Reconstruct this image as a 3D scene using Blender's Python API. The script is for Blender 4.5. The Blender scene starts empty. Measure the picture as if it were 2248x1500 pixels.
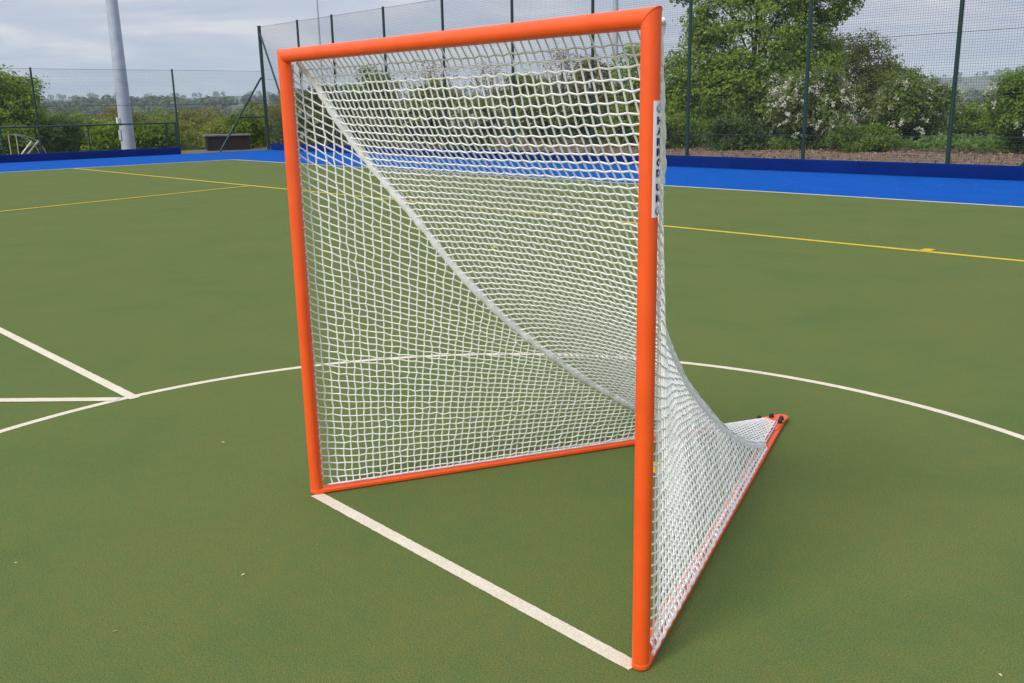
import bpy, bmesh, math, random
import numpy as np
from mathutils import Vector, Matrix, noise as mnoise

C = bpy.context.scene.collection
scene = bpy.context.scene
rad = math.radians
random.seed(7)
rng = np.random.default_rng(11)

# ------------------------------------------------------------------ camera
F_PX = 2052.15
cam_d = bpy.data.cameras.new('camera')
cam_d.sensor_width = 36.0
cam_d.lens = F_PX / 2248 * 36.0
cam_d.clip_start = 0.05
cam_d.clip_end = 20000
cam = bpy.data.objects.new('camera', cam_d)
C.objects.link(cam)
CAM = Vector((3.49804670, -1.97513194, 1.66910348))


def cam_matrix(pitch, yaw, roll):
    fwd = Vector((math.sin(yaw) * math.cos(pitch), math.cos(yaw) * math.cos(pitch), math.sin(pitch)))
    right = Vector((math.cos(yaw), -math.sin(yaw), 0))
    up = right.cross(fwd)
    r = right * math.cos(roll) + up * math.sin(roll)
    u = -right * math.sin(roll) + up * math.cos(roll)
    m = Matrix.Identity(4)
    for i in range(3):
        m[i][0], m[i][1], m[i][2], m[i][3] = r[i], u[i], -fwd[i], CAM[i]
    return m


cam.matrix_world = cam_matrix(-0.246498092, -0.833153943, -0.0195325972)
scene.camera = cam

# ------------------------------------------------------------------ world, sun, exposure
SUN_EL, SUN_AZ = rad(39), math.atan2(-0.99, 0.02)       # direction towards the sun (left of and behind the camera)
world = bpy.data.worlds.new('World')
scene.world = world
world.use_nodes = True
wn = world.node_tree
wn.nodes.clear()


def N(t, kind, **kw):
    n = t.nodes.new(kind)
    for k, v in kw.items():
        if k in n.inputs.keys():
            n.inputs[k].default_value = v
        else:
            setattr(n, k, v)
    return n


def LK(t, a, b):
    t.links.new(a, b)


def math_node(t, op, a, b=None, clamp=False):
    n = t.nodes.new('ShaderNodeMath')
    n.operation = op
    n.use_clamp = clamp
    for i, v in enumerate((a, b)):
        if v is None:
            continue
        if isinstance(v, (int, float)):
            n.inputs[i].default_value = v
        else:
            t.links.new(v, n.inputs[i])
    return n.outputs[0]


def ramp(t, fac, stops, interp='LINEAR'):
    r = t.nodes.new('ShaderNodeValToRGB')
    r.color_ramp.interpolation = interp
    e = r.color_ramp.elements
    while len(e) < len(stops):
        e.new(0.5)
    for i, (p, c) in enumerate(stops):
        e[i].position = p
        e[i].color = (c[0], c[1], c[2], 1) if not isinstance(c, (int, float)) else (c, c, c, 1)
    t.links.new(fac, r.inputs[0])
    return r.outputs[0]


wout = N(wn, 'ShaderNodeOutputWorld')
sky = N(wn, 'ShaderNodeTexSky', sky_type='NISHITA')
sky.sun_disc = False
sky.sun_elevation = SUN_EL
sky.sun_rotation = math.pi / 2 - SUN_AZ
sky.dust_density = 2.0
bg_sky = N(wn, 'ShaderNodeBackground', Strength=0.10)
LK(wn, sky.outputs[0], bg_sky.inputs[0])
tc = N(wn, 'ShaderNodeTexCoord')
sx = N(wn, 'ShaderNodeSeparateXYZ')
LK(wn, tc.outputs['Generated'], sx.inputs[0])
zz = math_node(wn, 'MAXIMUM', sx.outputs[2], 0.0)
den = math_node(wn, 'ADD', zz, 0.085)
cx = math_node(wn, 'DIVIDE', sx.outputs[0], den)
cy = math_node(wn, 'DIVIDE', sx.outputs[1], den)
cxyz = N(wn, 'ShaderNodeCombineXYZ')
LK(wn, cx, cxyz.inputs[0])
LK(wn, cy, cxyz.inputs[1])
cn = N(wn, 'ShaderNodeTexNoise', Scale=0.75, Detail=5.0, Roughness=0.55, Distortion=0.5)
LK(wn, cxyz.outputs[0], cn.inputs['Vector'])
cn2 = N(wn, 'ShaderNodeTexNoise', Scale=0.3, Detail=3.0, Roughness=0.5)
LK(wn, cxyz.outputs[0], cn2.inputs['Vector'])
ccol = ramp(wn, cn.outputs[0], [(0.36, (0.46, 0.525, 0.65)), (0.50, (0.575, 0.60, 0.69)), (0.63, (0.75, 0.735, 0.775))])
zen = math_node(wn, 'MULTIPLY_ADD', zz, 0.75)
wn.nodes[-1].inputs[2].default_value = 0.97
bg_cl = N(wn, 'ShaderNodeBackground')
LK(wn, ccol, bg_cl.inputs[0])
LK(wn, zen, bg_cl.inputs[1])
cover = ramp(wn, cn2.outputs[0], [(0.30, 0.90), (0.55, 1.0)])
wmix = N(wn, 'ShaderNodeMixShader')
LK(wn, cover, wmix.inputs[0])
LK(wn, bg_sky.outputs[0], wmix.inputs[1])
LK(wn, bg_cl.outputs[0], wmix.inputs[2])
LK(wn, wmix.outputs[0], wout.inputs[0])

sun_d = bpy.data.lights.new('sun', 'SUN')
sun_d.energy = 2.7
sun_d.angle = rad(18)
sun_d.color = (1.0, 0.95, 0.87)
sun = bpy.data.objects.new('sun', sun_d)
C.objects.link(sun)
sd = Vector((math.cos(SUN_EL) * math.cos(SUN_AZ), math.cos(SUN_EL) * math.sin(SUN_AZ), math.sin(SUN_EL)))
sun.rotation_euler = sd.to_track_quat('Z', 'Y').to_euler()

scene.view_settings.view_transform = 'Standard'
scene.view_settings.look = 'None'
scene.view_settings.exposure = 0.0
scene.view_settings.gamma = 1.0
scene.cycles.max_bounces = 8
scene.cycles.volume_bounces = 1

# ------------------------------------------------------------------ materials


def new_mat(name):
    m = bpy.data.materials.new(name)
    m.use_nodes = True
    t = m.node_tree
    t.nodes.clear()
    out = N(t, 'ShaderNodeOutputMaterial')
    return m, t, out


def paint(name, col, rough=0.5, var=0.12, scale=6.0, bump=0.0, bscale=120.0, metallic=0.0, spec=0.5, coat=0.0):
    m, t, out = new_mat(name)
    b = N(t, 'ShaderNodeBsdfPrincipled')
    b.inputs['Roughness'].default_value = rough
    b.inputs['Metallic'].default_value = metallic
    b.inputs['Specular IOR Level'].default_value = spec
    b.inputs['Coat Weight'].default_value = coat
    g = N(t, 'ShaderNodeNewGeometry')
    n = N(t, 'ShaderNodeTexNoise', Scale=scale, Detail=4.0)
    LK(t, g.outputs['Position'], n.inputs['Vector'])
    lo = tuple(c * (1 - var) for c in col)
    hi = tuple(min(1, c * (1 + var)) for c in col)
    LK(t, ramp(t, n.outputs[0], [(0.3, lo), (0.7, hi)]), b.inputs['Base Color'])
    if bump:
        n2 = N(t, 'ShaderNodeTexNoise', Scale=bscale, Detail=3.0)
        LK(t, g.outputs['Position'], n2.inputs['Vector'])
        bp = N(t, 'ShaderNodeBump', Strength=bump, Distance=0.01)
        LK(t, n2.outputs[0], bp.inputs['Height'])
        LK(t, bp.outputs[0], b.inputs['Normal'])
    LK(t, b.outputs[0], out.inputs[0])
    return m


def turf(name, stops, patch=(1.15, 0.45), grain=260.0, olive=None, gvar=0.22, sheen=0.0, specks=None, mottle=0.0):
    """short artificial turf: large soft patches, olive wear, fine fibre grain"""
    m, t, out = new_mat(name)
    b = N(t, 'ShaderNodeBsdfPrincipled', Roughness=0.9)
    b.inputs['Specular IOR Level'].default_value = 0.04
    b.inputs['Sheen Weight'].default_value = sheen
    b.inputs['Sheen Roughness'].default_value = 0.6
    g = N(t, 'ShaderNodeNewGeometry')
    p = g.outputs['Position']
    n1 = N(t, 'ShaderNodeTexNoise', Scale=patch[0], Detail=5.0, Roughness=0.6, Distortion=0.4)
    LK(t, p, n1.inputs['Vector'])
    base = ramp(t, n1.outputs[0], stops)
    if olive:
        n2 = N(t, 'ShaderNodeTexNoise', Scale=patch[1], Detail=6.0, Roughness=0.65)
        mp = N(t, 'ShaderNodeMapping')
        mp.inputs['Location'].default_value = (7.3, 2.1, 0)
        LK(t, p, mp.inputs['Vector'])
        LK(t, mp.outputs[0], n2.inputs['Vector'])
        f = ramp(t, n2.outputs[0], [(0.40, 0.0), (0.68, 0.45)])
        mx = N(t, 'ShaderNodeMix', data_type='RGBA')
        LK(t, f, mx.inputs[0])
        LK(t, base, mx.inputs[6])
        mx.inputs[7].default_value = (*olive, 1)
        base = mx.outputs[2]
    if mottle:      # hand-sized drift between bluish and olive fibres
        n5 = N(t, 'ShaderNodeTexNoise', Scale=14.0, Detail=4.0, Roughness=0.75)
        LK(t, p, n5.inputs['Vector'])
        for cc, lo_, hi_ in (((0.096, 0.150, 0.052), 0.58, 0.40), ((0.134, 0.153, 0.045), 0.44, 0.68)):
            mm = N(t, 'ShaderNodeMix', data_type='RGBA')
            st = [(hi_, mottle), (lo_, 0.0)] if hi_ < lo_ else [(lo_ + 0.06, 0.0), (hi_, mottle)]
            LK(t, ramp(t, n5.outputs[0], st), mm.inputs[0])
            LK(t, base, mm.inputs[6])
            mm.inputs[7].default_value = (*cc, 1)
            base = mm.outputs[2]
    n3 = N(t, 'ShaderNodeTexNoise', Scale=grain, Detail=2.0, Roughness=0.7)
    LK(t, p, n3.inputs['Vector'])
    n4 = N(t, 'ShaderNodeTexNoise', Scale=grain * 0.5, Detail=2.0, Roughness=0.7)
    LK(t, p, n4.inputs['Vector'])
    gr = math_node(t, 'ADD', math_node(t, 'MULTIPLY', n3.outputs[0], 0.62), math_node(t, 'MULTIPLY', n4.outputs[0], 0.38))
    gv = ramp(t, gr, [(0.36, 1 - gvar), (0.64, 1 + gvar)])
    # ramp clamps at 1 in colour but values above 1 are kept; multiply
    mul = N(t, 'ShaderNodeMix', data_type='RGBA', blend_type='MULTIPLY')
    mul.inputs[0].default_value = 1.0
    LK(t, base, mul.inputs[6])
    LK(t, gv, mul.inputs[7])
    colour = mul.outputs[2]
    if specks:      # scattered grains of sand and bits of leaf
        vo = N(t, 'ShaderNodeTexVoronoi', Scale=3.5)
        LK(t, p, vo.inputs['Vector'])
        ms = N(t, 'ShaderNodeMix', data_type='RGBA')
        LK(t, ramp(t, vo.outputs['Distance'], [(0.045, 0.8), (0.085, 0.0)]), ms.inputs[0])
        LK(t, colour, ms.inputs[6])
        ms.inputs[7].default_value = (*specks, 1)
        colour = ms.outputs[2]
    LK(t, colour, b.inputs['Base Color'])
    bp = N(t, 'ShaderNodeBump', Strength=0.16, Distance=0.006)
    LK(t, gr, bp.inputs['Height'])
    LK(t, bp.outputs[0], b.inputs['Normal'])
    LK(t, b.outputs[0], out.inputs[0])
    return m


def leaf_mat(name, cols, trans=0.3, nscale=0.9):
    m, t, out = new_mat(name)
    g = N(t, 'ShaderNodeNewGeometry')
    n = N(t, 'ShaderNodeTexNoise', Scale=nscale, Detail=2.0)
    LK(t, g.outputs['Position'], n.inputs['Vector'])
    f = math_node(t, 'ADD', math_node(t, 'MULTIPLY', g.outputs['Random Per Island'], 0.55), math_node(t, 'MULTIPLY', n.outputs[0], 0.5), True)
    k = len(cols)
    col = ramp(t, f, [(0.1 + 0.8 * i / (k - 1), c) for i, c in enumerate(cols)])
    d = N(t, 'ShaderNodeBsdfPrincipled', Roughness=0.55)
    d.inputs['Specular IOR Level'].default_value = 0.25
    LK(t, col, d.inputs['Base Color'])
    tr = N(t, 'ShaderNodeBsdfTranslucent')
    LK(t, col, tr.inputs[0])
    mx = N(t, 'ShaderNodeMixShader')
    mx.inputs[0].default_value = trans
    LK(t, d.outputs[0], mx.inputs[1])
    LK(t, tr.outputs[0], mx.inputs[2])
    LK(t, mx.outputs[0], out.inputs[0])
    return m


M = {}
M['turf'] = turf('green_turf', [(0.30, (0.090, 0.138, 0.042)), (0.50, (0.117, 0.153, 0.044)), (0.68, (0.129, 0.157, 0.046))],
                 olive=(0.140, 0.154, 0.049), gvar=0.40, mottle=0.5)
M['blue'] = turf('blue_turf', [(0.3, (0.003, 0.078, 0.36)), (0.7, (0.005, 0.092, 0.43))], patch=(1.5, 1), grain=260, gvar=0.2, sheen=0.0, specks=(0.30, 0.42, 0.62))
M['white_line'] = turf('white_turf_line', [(0.3, (0.66, 0.60, 0.47)), (0.7, (0.74, 0.67, 0.54))], patch=(5, 1), grain=300, gvar=0.2, sheen=0.0)
M['yellow_line'] = turf('yellow_turf_line', [(0.3, (0.55, 0.40, 0.045)), (0.7, (0.66, 0.48, 0.06))], patch=(4, 1), grain=260, gvar=0.16, sheen=0.0)
M['navy'] = turf('navy_felt', [(0.3, (0.001, 0.013, 0.105)), (0.7, (0.002, 0.018, 0.135))], patch=(1.0, 1), grain=200, gvar=0.2, sheen=0.02)
m, t, out = new_mat('orange_powder_coat')
b = N(t, 'ShaderNodeBsdfPrincipled', Roughness=0.42)
g = N(t, 'ShaderNodeNewGeometry')
n = N(t, 'ShaderNodeTexNoise', Scale=9.0, Detail=4.0)
LK(t, g.outputs['Position'], n.inputs['Vector'])
oc = ramp(t, n.outputs[0], [(0.3, (0.86, 0.094, 0.010)), (0.7, (0.94, 0.110, 0.013))])
mp = N(t, 'ShaderNodeMapping')
mp.inputs['Scale'].default_value = (1, 1, 0.35)
LK(t, g.outputs['Position'], mp.inputs['Vector'])
n2 = N(t, 'ShaderNodeTexNoise', Scale=42.0, Detail=5.0, Roughness=0.7)
LK(t, mp.outputs[0], n2.inputs['Vector'])
sc = ramp(t, n2.outputs[0], [(0.66, 0.0), (0.74, 0.45)])
mx = N(t, 'ShaderNodeMix', data_type='RGBA')
LK(t, sc, mx.inputs[0])
LK(t, oc, mx.inputs[6])
mx.inputs[7].default_value = (0.36, 0.075, 0.030, 1)
LK(t, mx.outputs[2], b.inputs['Base Color'])
LK(t, ramp(t, n2.outputs[0], [(0.35, 0.36), (0.7, 0.52)]), b.inputs['Roughness'])
LK(t, b.outputs[0], out.inputs[0])
M['orange'] = m
M['cord'] = paint('white_cord', (0.86, 0.87, 0.84), 0.8, 0.07, 40, 0.3, 900)
M['band'] = paint('white_webbing', (0.88, 0.89, 0.88), 0.8, 0.07, 60, 0.4, 500)
M['rod'] = paint('galvanised_rod', (0.52, 0.52, 0.56), 0.4, 0.1, 30, metallic=0.3)
M['black'] = paint('black_rubber', (0.012, 0.012, 0.014), 0.5, 0.2)
M['sticker'] = paint('sticker_white', (0.82, 0.82, 0.84), 0.35, 0.03)
M['ink'] = paint('navy_ink', (0.012, 0.012, 0.10), 0.4, 0.03)
M['ink_pale'] = paint('grey_blue_ink', (0.18, 0.24, 0.40), 0.4, 0.05)
M['green_metal'] = paint('dark_green_coating', (0.006, 0.040, 0.032), 0.42, 0.15)
M['netting'] = paint('dark_netting', (0.035, 0.045, 0.055), 0.7, 0.1)
M['mast'] = paint('galvanised_steel', (0.42, 0.46, 0.51), 0.5, 0.10, 3.0, metallic=0.1)
M['box_white'] = paint('white_plastic', (0.72, 0.72, 0.70), 0.4)
M['wood_dark'] = paint('dark_stained_wood', (0.022, 0.016, 0.015), 0.7, 0.35, 9.0, 0.2, 60)
M['lid'] = paint('grey_felt_lid', (0.20, 0.19, 0.21), 0.8, 0.15)
M['tan_frame'] = paint('pale_tan_tube', (0.42, 0.41, 0.33), 0.5, 0.1)
M['arc_frame'] = paint('grey_green_tube', (0.26, 0.31, 0.27), 0.5, 0.1)
M['white_frame'] = paint('white_coated_tube', (0.55, 0.60, 0.62), 0.45, 0.1)
M['bark'] = paint('bark', (0.060, 0.050, 0.036), 0.9, 0.35, 5, 0.4, 40)
M['twig'] = paint('grey_twigs', (0.13, 0.115, 0.10), 0.9, 0.3, 5)
M['leaf_oak'] = leaf_mat('oak_leaves', [(0.087, 0.151, 0.014), (0.193, 0.299, 0.026), (0.337, 0.437, 0.046)], 0.42)
M['leaf_olive'] = leaf_mat('olive_leaves', [(0.132, 0.161, 0.026), (0.224, 0.259, 0.044), (0.310, 0.333, 0.070)], 0.42)
M['leaf_mid'] = leaf_mat('mid_green_leaves', [(0.076, 0.132, 0.016), (0.150, 0.251, 0.027), (0.273, 0.356, 0.050)], 0.42)
M['leaf_dark'] = leaf_mat('dark_green_leaves', [(0.052, 0.098, 0.022), (0.091, 0.156, 0.031), (0.163, 0.234, 0.054)], 0.42)
M['leaf_brown'] = leaf_mat('bronze_buds', [(0.131, 0.118, 0.035), (0.230, 0.205, 0.062), (0.330, 0.319, 0.086)], 0.42)
M['leaf_grey'] = leaf_mat('pale_grey_buds', [(0.139, 0.128, 0.088), (0.233, 0.211, 0.145), (0.319, 0.299, 0.198)], 0.42)
M['leaf_haw'] = leaf_mat('hawthorn_leaves', [(0.067, 0.116, 0.019), (0.147, 0.224, 0.041), (0.309, 0.359, 0.087)], 0.42)
M['blossom'] = leaf_mat('white_blossom', [(0.50, 0.50, 0.38), (0.60, 0.60, 0.49), (0.72, 0.71, 0.62)], 0.25, 3)
M['ground_cover'] = leaf_mat('ground_cover_leaves', [(0.056, 0.117, 0.018), (0.106, 0.195, 0.029), (0.175, 0.260, 0.050)], 0.3)
M['far_leaf'] = leaf_mat('far_leaves', [(0.039, 0.065, 0.022), (0.072, 0.107, 0.031), (0.111, 0.143, 0.048)], 0.2, 0.02)
M['litter_leaf'] = leaf_mat('dry_leaves', [(0.16, 0.105, 0.060), (0.24, 0.165, 0.10), (0.33, 0.245, 0.16)], 0.1, 2)
M['pale_leaf'] = paint('pale_dry_leaf', (0.50, 0.44, 0.25), 0.8)
M['ball'] = paint('tennis_yellow_felt', (0.42, 0.60, 0.06), 0.9)

m, t, out = new_mat('rough_ground')
b = N(t, 'ShaderNodeBsdfPrincipled', Roughness=0.95)
g = N(t, 'ShaderNodeNewGeometry')
n = N(t, 'ShaderNodeTexNoise', Scale=0.02, Detail=8.0, Roughness=0.6)
LK(t, g.outputs['Position'], n.inputs['Vector'])
LK(t, ramp(t, n.outputs[0], [(0.35, (0.040, 0.055, 0.020)), (0.5, (0.075, 0.090, 0.034)), (0.65, (0.12, 0.13, 0.055))]), b.inputs['Base Color'])
LK(t, b.outputs[0], out.inputs[0])
M['terrain'] = m

m, t, out = new_mat('leaf_litter_soil')
b = N(t, 'ShaderNodeBsdfPrincipled', Roughness=0.95)
g = N(t, 'ShaderNodeNewGeometry')
n = N(t, 'ShaderNodeTexNoise', Scale=3.0, Detail=8.0, Roughness=0.75)
LK(t, g.outputs['Position'], n.inputs['Vector'])
LK(t, ramp(t, n.outputs[0], [(0.33, (0.090, 0.058, 0.038)), (0.5, (0.17, 0.115, 0.075)), (0.66, (0.27, 0.20, 0.125))]), b.inputs['Base Color'])
bp = N(t, 'ShaderNodeBump', Strength=0.8, Distance=0.08)
LK(t, n.outputs[0], bp.inputs['Height'])
LK(t, bp.outputs[0], b.inputs['Normal'])
LK(t, b.outputs[0], out.inputs[0])
M['soil'] = m

# ------------------------------------------------------------------ helpers


def tag(o, label=None, cat=None, group=None, kind=None):
    if label:
        o['label'] = label
    if cat:
        o['category'] = cat
    if group:
        o['group'] = group
    if kind:
        o['kind'] = kind
    return o


def empty(name, loc=(0, 0, 0), label=None, cat=None, group=None):
    o = bpy.data.objects.new(name, None)
    o.location = loc
    o.empty_display_size = 0.2
    C.objects.link(o)
    return tag(o, label, cat, group)


class MB:
    """collects vertices and faces of one mesh object"""

    def __init__(self):
        self.v, self.f, self.n = [], [], 0

    def add(self, verts, faces):
        verts = np.asarray(verts, float).reshape(-1, 3)
        self.v.append(verts)
        off = self.n
        self.f += [tuple(i + off for i in f) for f in faces]
        self.n += len(verts)

    def box(self, lo, hi):
        x0, y0, z0 = lo
        x1, y1, z1 = hi
        self.add([(x0, y0, z0), (x1, y0, z0), (x1, y1, z0), (x0, y1, z0), (x0, y0, z1), (x1, y0, z1), (x1, y1, z1), (x0, y1, z1)],
                 [(0, 3, 2, 1), (4, 5, 6, 7), (0, 1, 5, 4), (1, 2, 6, 5), (2, 3, 7, 6), (3, 0, 4, 7)])

    def tube(self, pts, r, sides=8, caps=True, flat=None, up=None):
        """swept tube; r number or per-point list; flat=(a,b) elliptical factors with up vector"""
        P = [Vector(p) for p in pts]
        n = len(P)
        R = [r] * n if isinstance(r, (int, float)) else list(r)
        prev = None
        rings = []
        for i, p in enumerate(P):
            a = P[max(i - 1, 0)]
            c = P[min(i + 1, n - 1)]
            d = (c - a).normalized()
            ref = Vector(up) if up is not None else (prev if prev is not None else (Vector((0, 0, 1)) if abs(d.z) < 0.9 else Vector((1, 0, 0))))
            u = (ref - d * ref.dot(d))
            if u.length < 1e-6:
                u = d.orthogonal()
            u.normalize()
            w = d.cross(u)
            prev = u
            fa, fb = flat if flat else (1, 1)
            rings.append([p + u * (math.cos(k * 2 * math.pi / sides) * R[i] * fb) + w * (math.sin(k * 2 * math.pi / sides) * R[i] * fa) for k in range(sides)])
        vs = [v for ring in rings for v in ring]
        fs = []
        for i in range(n - 1):
            for k in range(sides):
                k2 = (k + 1) % sides
                fs.append((i * sides + k, i * sides + k2, (i + 1) * sides + k2, (i + 1) * sides + k))
        if caps:
            fs.append(tuple(reversed(range(sides))))
            fs.append(tuple((n - 1) * sides + k for k in range(sides)))
        self.add([tuple(v) for v in vs], fs)

    def cords(self, A, B, r, sides=5):
        """many straight cords from A[i] to B[i], vectorised"""
        A = np.asarray(A, float)
        B = np.asarray(B, float)
        d = B - A
        L = np.linalg.norm(d, axis=1)
        ok = L > 1e-5
        A, B, d = A[ok], B[ok], d[ok] / L[ok][:, None]
        ref = np.where(np.abs(d[:, 2:3]) < 0.9, np.array([[0, 0, 1.0]]), np.array([[1.0, 0, 0]]))
        u = np.cross(d, ref)
        u /= np.linalg.norm(u, axis=1)[:, None]
        w = np.cross(d, u)
        k = np.arange(sides) * 2 * np.pi / sides
        off = r * (np.cos(k)[None, :, None] * u[:, None, :] + np.sin(k)[None, :, None] * w[:, None, :])
        V = np.stack([A[:, None] + off, B[:, None] + off], 1).reshape(-1, 3)
        faces = []
        for i in range(len(A)):
            o = i * 2 * sides
            for j in range(sides):
                j2 = (j + 1) % sides
                faces.append((o + j, o + j2, o + sides + j2, o + sides + j))
        self.add(V, faces)

    def knots(self, P, r):
        P = np.asarray(P, float).reshape(-1, 3)
        o = np.array([(1, 0, 0), (0, 1, 0), (-1, 0, 0), (0, -1, 0), (0, 0, 1), (0, 0, -1)], float) * r
        V = (P[:, None] + o[None]).reshape(-1, 3)
        base = [(0, 1, 4), (1, 2, 4), (2, 3, 4), (3, 0, 4), (1, 0, 5), (2, 1, 5), (3, 2, 5), (0, 3, 5)]
        self.add(V, [tuple(i * 6 + a for a in f) for i in range(len(P)) for f in base])

    def build(self, name, mat, parent=None, smooth=False, loc=None):
        me = bpy.data.meshes.new(name)
        V = np.concatenate(self.v) if self.v else np.zeros((0, 3))
        if loc is not None:
            V = V - np.asarray(loc)
        me.from_pydata(V.tolist(), [], self.f)
        me.materials.append(mat)
        if smooth:
            me.polygons.foreach_set('use_smooth', [True] * len(me.polygons))
            me.set_sharp_from_angle(angle=rad(50))
        me.update()
        o = bpy.data.objects.new(name, me)
        if loc is not None:
            o.location = loc
        C.objects.link(o)
        if parent:
            o.parent = parent
        return o


def bevel(o, w, seg=2):
    bm = bmesh.new()
    bm.from_mesh(o.data)
    bmesh.ops.bevel(bm, geom=[e for e in bm.edges if e.calc_face_angle(0) > 0.5], offset=w, segments=seg, affect='EDGES', profile=0.6)
    bm.to_mesh(o.data)
    bm.free()
    return o


def copy_tree(o, parent=None):
    c = o.copy()
    C.objects.link(c)
    if parent:
        c.parent = parent
    for ch in list(o.children):
        copy_tree(ch, c)
    return c


def strip(name, pts, w, z, mat, closed=False, jitter=0.0015, step=0.05):
    """a flat painted line along pts, with faintly ragged edges"""
    P = [Vector((p[0], p[1])) for p in pts]
    D = []
    segs = list(zip(P, P[1:] + ([P[0]] if closed else [])))
    if not closed and len(segs) == 0:
        return
    for a, c in segs:
        n_ = max(1, int((c - a).length / step))
        D += [a + (c - a) * (i / n_) for i in range(n_)]
    if not closed:
        D.append(P[-1])
    mb = MB()
    vs, fs = [], []
    n_ = len(D)
    r = random.Random(3)
    for i, p in enumerate(D):
        a = D[(i - 1) % n_] if (closed or i > 0) else p
        c = D[(i + 1) % n_] if (closed or i < n_ - 1) else p
        d = (c - a).normalized()
        q = Vector((-d.y, d.x))
        for s in (1, -1):
            e = p + q * s * (w / 2 + r.uniform(-jitter, jitter))
            vs.append((e.x, e.y, z))
    for i in range(n_ if closed else n_ - 1):
        j = (i + 1) % n_
        fs.append((2 * i, 2 * i + 1, 2 * j + 1, 2 * j))
    mb.add(vs, fs)
    return tag(mb.build(name, mat), kind='structure')


def plane(name, x0, x1, y0, y1, z, mat):
    mb = MB()
    mb.add([(x0, y0, z), (x1, y0, z), (x1, y1, z), (x0, y1, z)], [(0, 1, 2, 3)])
    return tag(mb.build(name, mat), kind='structure')


def sstep(a, b, x):
    t_ = np.clip((x - a) / (b - a), 0, 1)
    return t_ * t_ * (3 - 2 * t_)

# ------------------------------------------------------------------ terrain, pitch, markings


def fbm(x, y, s, seed=0.0, octv=4):
    v = 0
    a = 1.0
    for o_ in range(octv):
        v += a * mnoise.noise(Vector((x * s + seed, y * s - seed, seed * 0.37)))
        a *= 0.5
        s *= 2
    return v


def ground_z(x, y):
    dx = max(-37.5 - x, x - 40, 0)
    dy = max(y - 31, -45 - y, 0)
    d = math.hypot(dx, dy)
    z = -0.06
    z -= 9.0 * float(sstep(0, 75, d)) + 20.0 * float(sstep(60, 380, d))
    z += 0.05 * fbm(x, y, 0.25, 3.1, 2) * float(sstep(0, 4, max(dx, y - 20.5, 0)))
    r = math.hypot(x - CAM.x, y - CAM.y)
    if r > 250:
        az = math.atan2(y - CAM.y, x - CAM.x)
        ca, sa = math.cos(az), math.sin(az)
        right = float(sstep(rad(125), rad(105), az)) if az > 0 else 0.0
        a1 = 29 + 10 * (1 - right) * 0.6 + 7 * fbm(ca * 3, sa * 3, 1.6, 9.0, 3)
        a2 = 72 + 14 * right + 12 * fbm(ca * 4, sa * 4, 1.5, 21.0, 4)
        z += a1 * math.exp(-((r - 950) / 330) ** 2)
        z += a2 * float(sstep(1500, 2700, r))
        z += 2.5 * fbm(x, y, 0.006, 5.0, 3) * float(sstep(250, 600, r))
    return z


def build_terrain():
    mb = MB()
    radii = [0.0] + list(np.geomspace(4, 30, 8)) + list(np.geomspace(34, 120, 26)) + list(np.geomspace(127, 3000, 60)) + [3300, 4200, 6000]
    az = np.concatenate([np.linspace(70, 205, 260), np.linspace(205, 430, 61)[1:-1]])
    na = len(az)
    vs = []
    fs = []
    for r in radii:
        for a in az:
            x = CAM.x + r * math.cos(rad(a))
            y = CAM.y + r * math.sin(rad(a))
            vs.append((x, y, ground_z(x, y)))
    for i in range(len(radii) - 1):
        for k in range(na):
            k2 = (k + 1) % na
            fs.append((i * na + k, (i + 1) * na + k, (i + 1) * na + k2, i * na + k2))
    mb.add(vs, fs)
    o = mb.build('terrain', M['terrain'], smooth=True)
    tag(o, kind='structure')


build_terrain()
plane('ground', -37.4, 36, -44, 31, -0.012, M['soil'])
plane('blue_surround', -35.22, 35, -40, 18.85, -0.004, M['blue'])
plane('green_pitch', -28.5, 30, -35, 13.70, 0.0, M['turf'])

Gx = 1.88
CC = (Gx / 2, 0.05)
strip('white_boundary_line', [(30, 13.70), (-28.5, 13.70), (-28.5, -35)], 0.085, 0.003, M['white_line'], step=0.4)
strip('yellow_line', [(30, 8.72), (-28.4, 8.24)], 0.100, 0.003, M['yellow_line'], step=0.3)
strip('yellow_line', [(-16.65, 8.23), (-15.24, 2.64), (-13.2, -5.4)], 0.100, 0.006, M['yellow_line'], step=0.3)
for x0, x1, y0, y1 in [(-1.15, -1.03, 8.46, 8.66), (-6.33, -6.21, 8.42, 8.58)]:
    plane('yellow_line_mark', x0, x1, y0, y1, 0.006, M['yellow_line'])
plane('white_line_mark', -7.10, -6.90, 8.56, 8.66, 0.004, M['white_line'])
mb = MB()
mb.add([(0.92, 1.23, 0.004), (1.01, 1.31, 0.004), (0.95, 1.43, 0.004), (0.83, 1.34, 0.004)], [(0, 1, 2, 3)])
tag(mb.build('yellow_line_mark', M['yellow_line']), kind='structure')
strip('crease_circle', [(CC[0] + 3.03 * math.cos(k * math.pi / 90), CC[1] + 3.03 * math.sin(k * math.pi / 90)) for k in range(180)], 0.05, 0.001,
      M['white_line'], closed=True, jitter=0.0014, step=0.02)
strip('goal_line', [(0.018, -0.013), (1.866, -0.013)], 0.056, 0.002, M['white_line'], jitter=0.0011, step=0.012)
strip('goal_line_extension', [(-2.04, -0.03), (-6.2, -0.12)], 0.064, 0.0022, M['white_line'], jitter=0.0014, step=0.02)
strip('fan_line', [(-2.09, -0.11), (-6.3, -4.4)], 0.070, 0.0034, M['white_line'], jitter=0.0014, step=0.02)

# ------------------------------------------------------------------ the lacrosse goal
goal = empty('lacrosse_goal', (Gx / 2, 0.8, 0), 'orange lacrosse goal with white net standing on the green turf', 'goal')
PR = 0.0268       # post radius
ZT = 1.882


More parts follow.
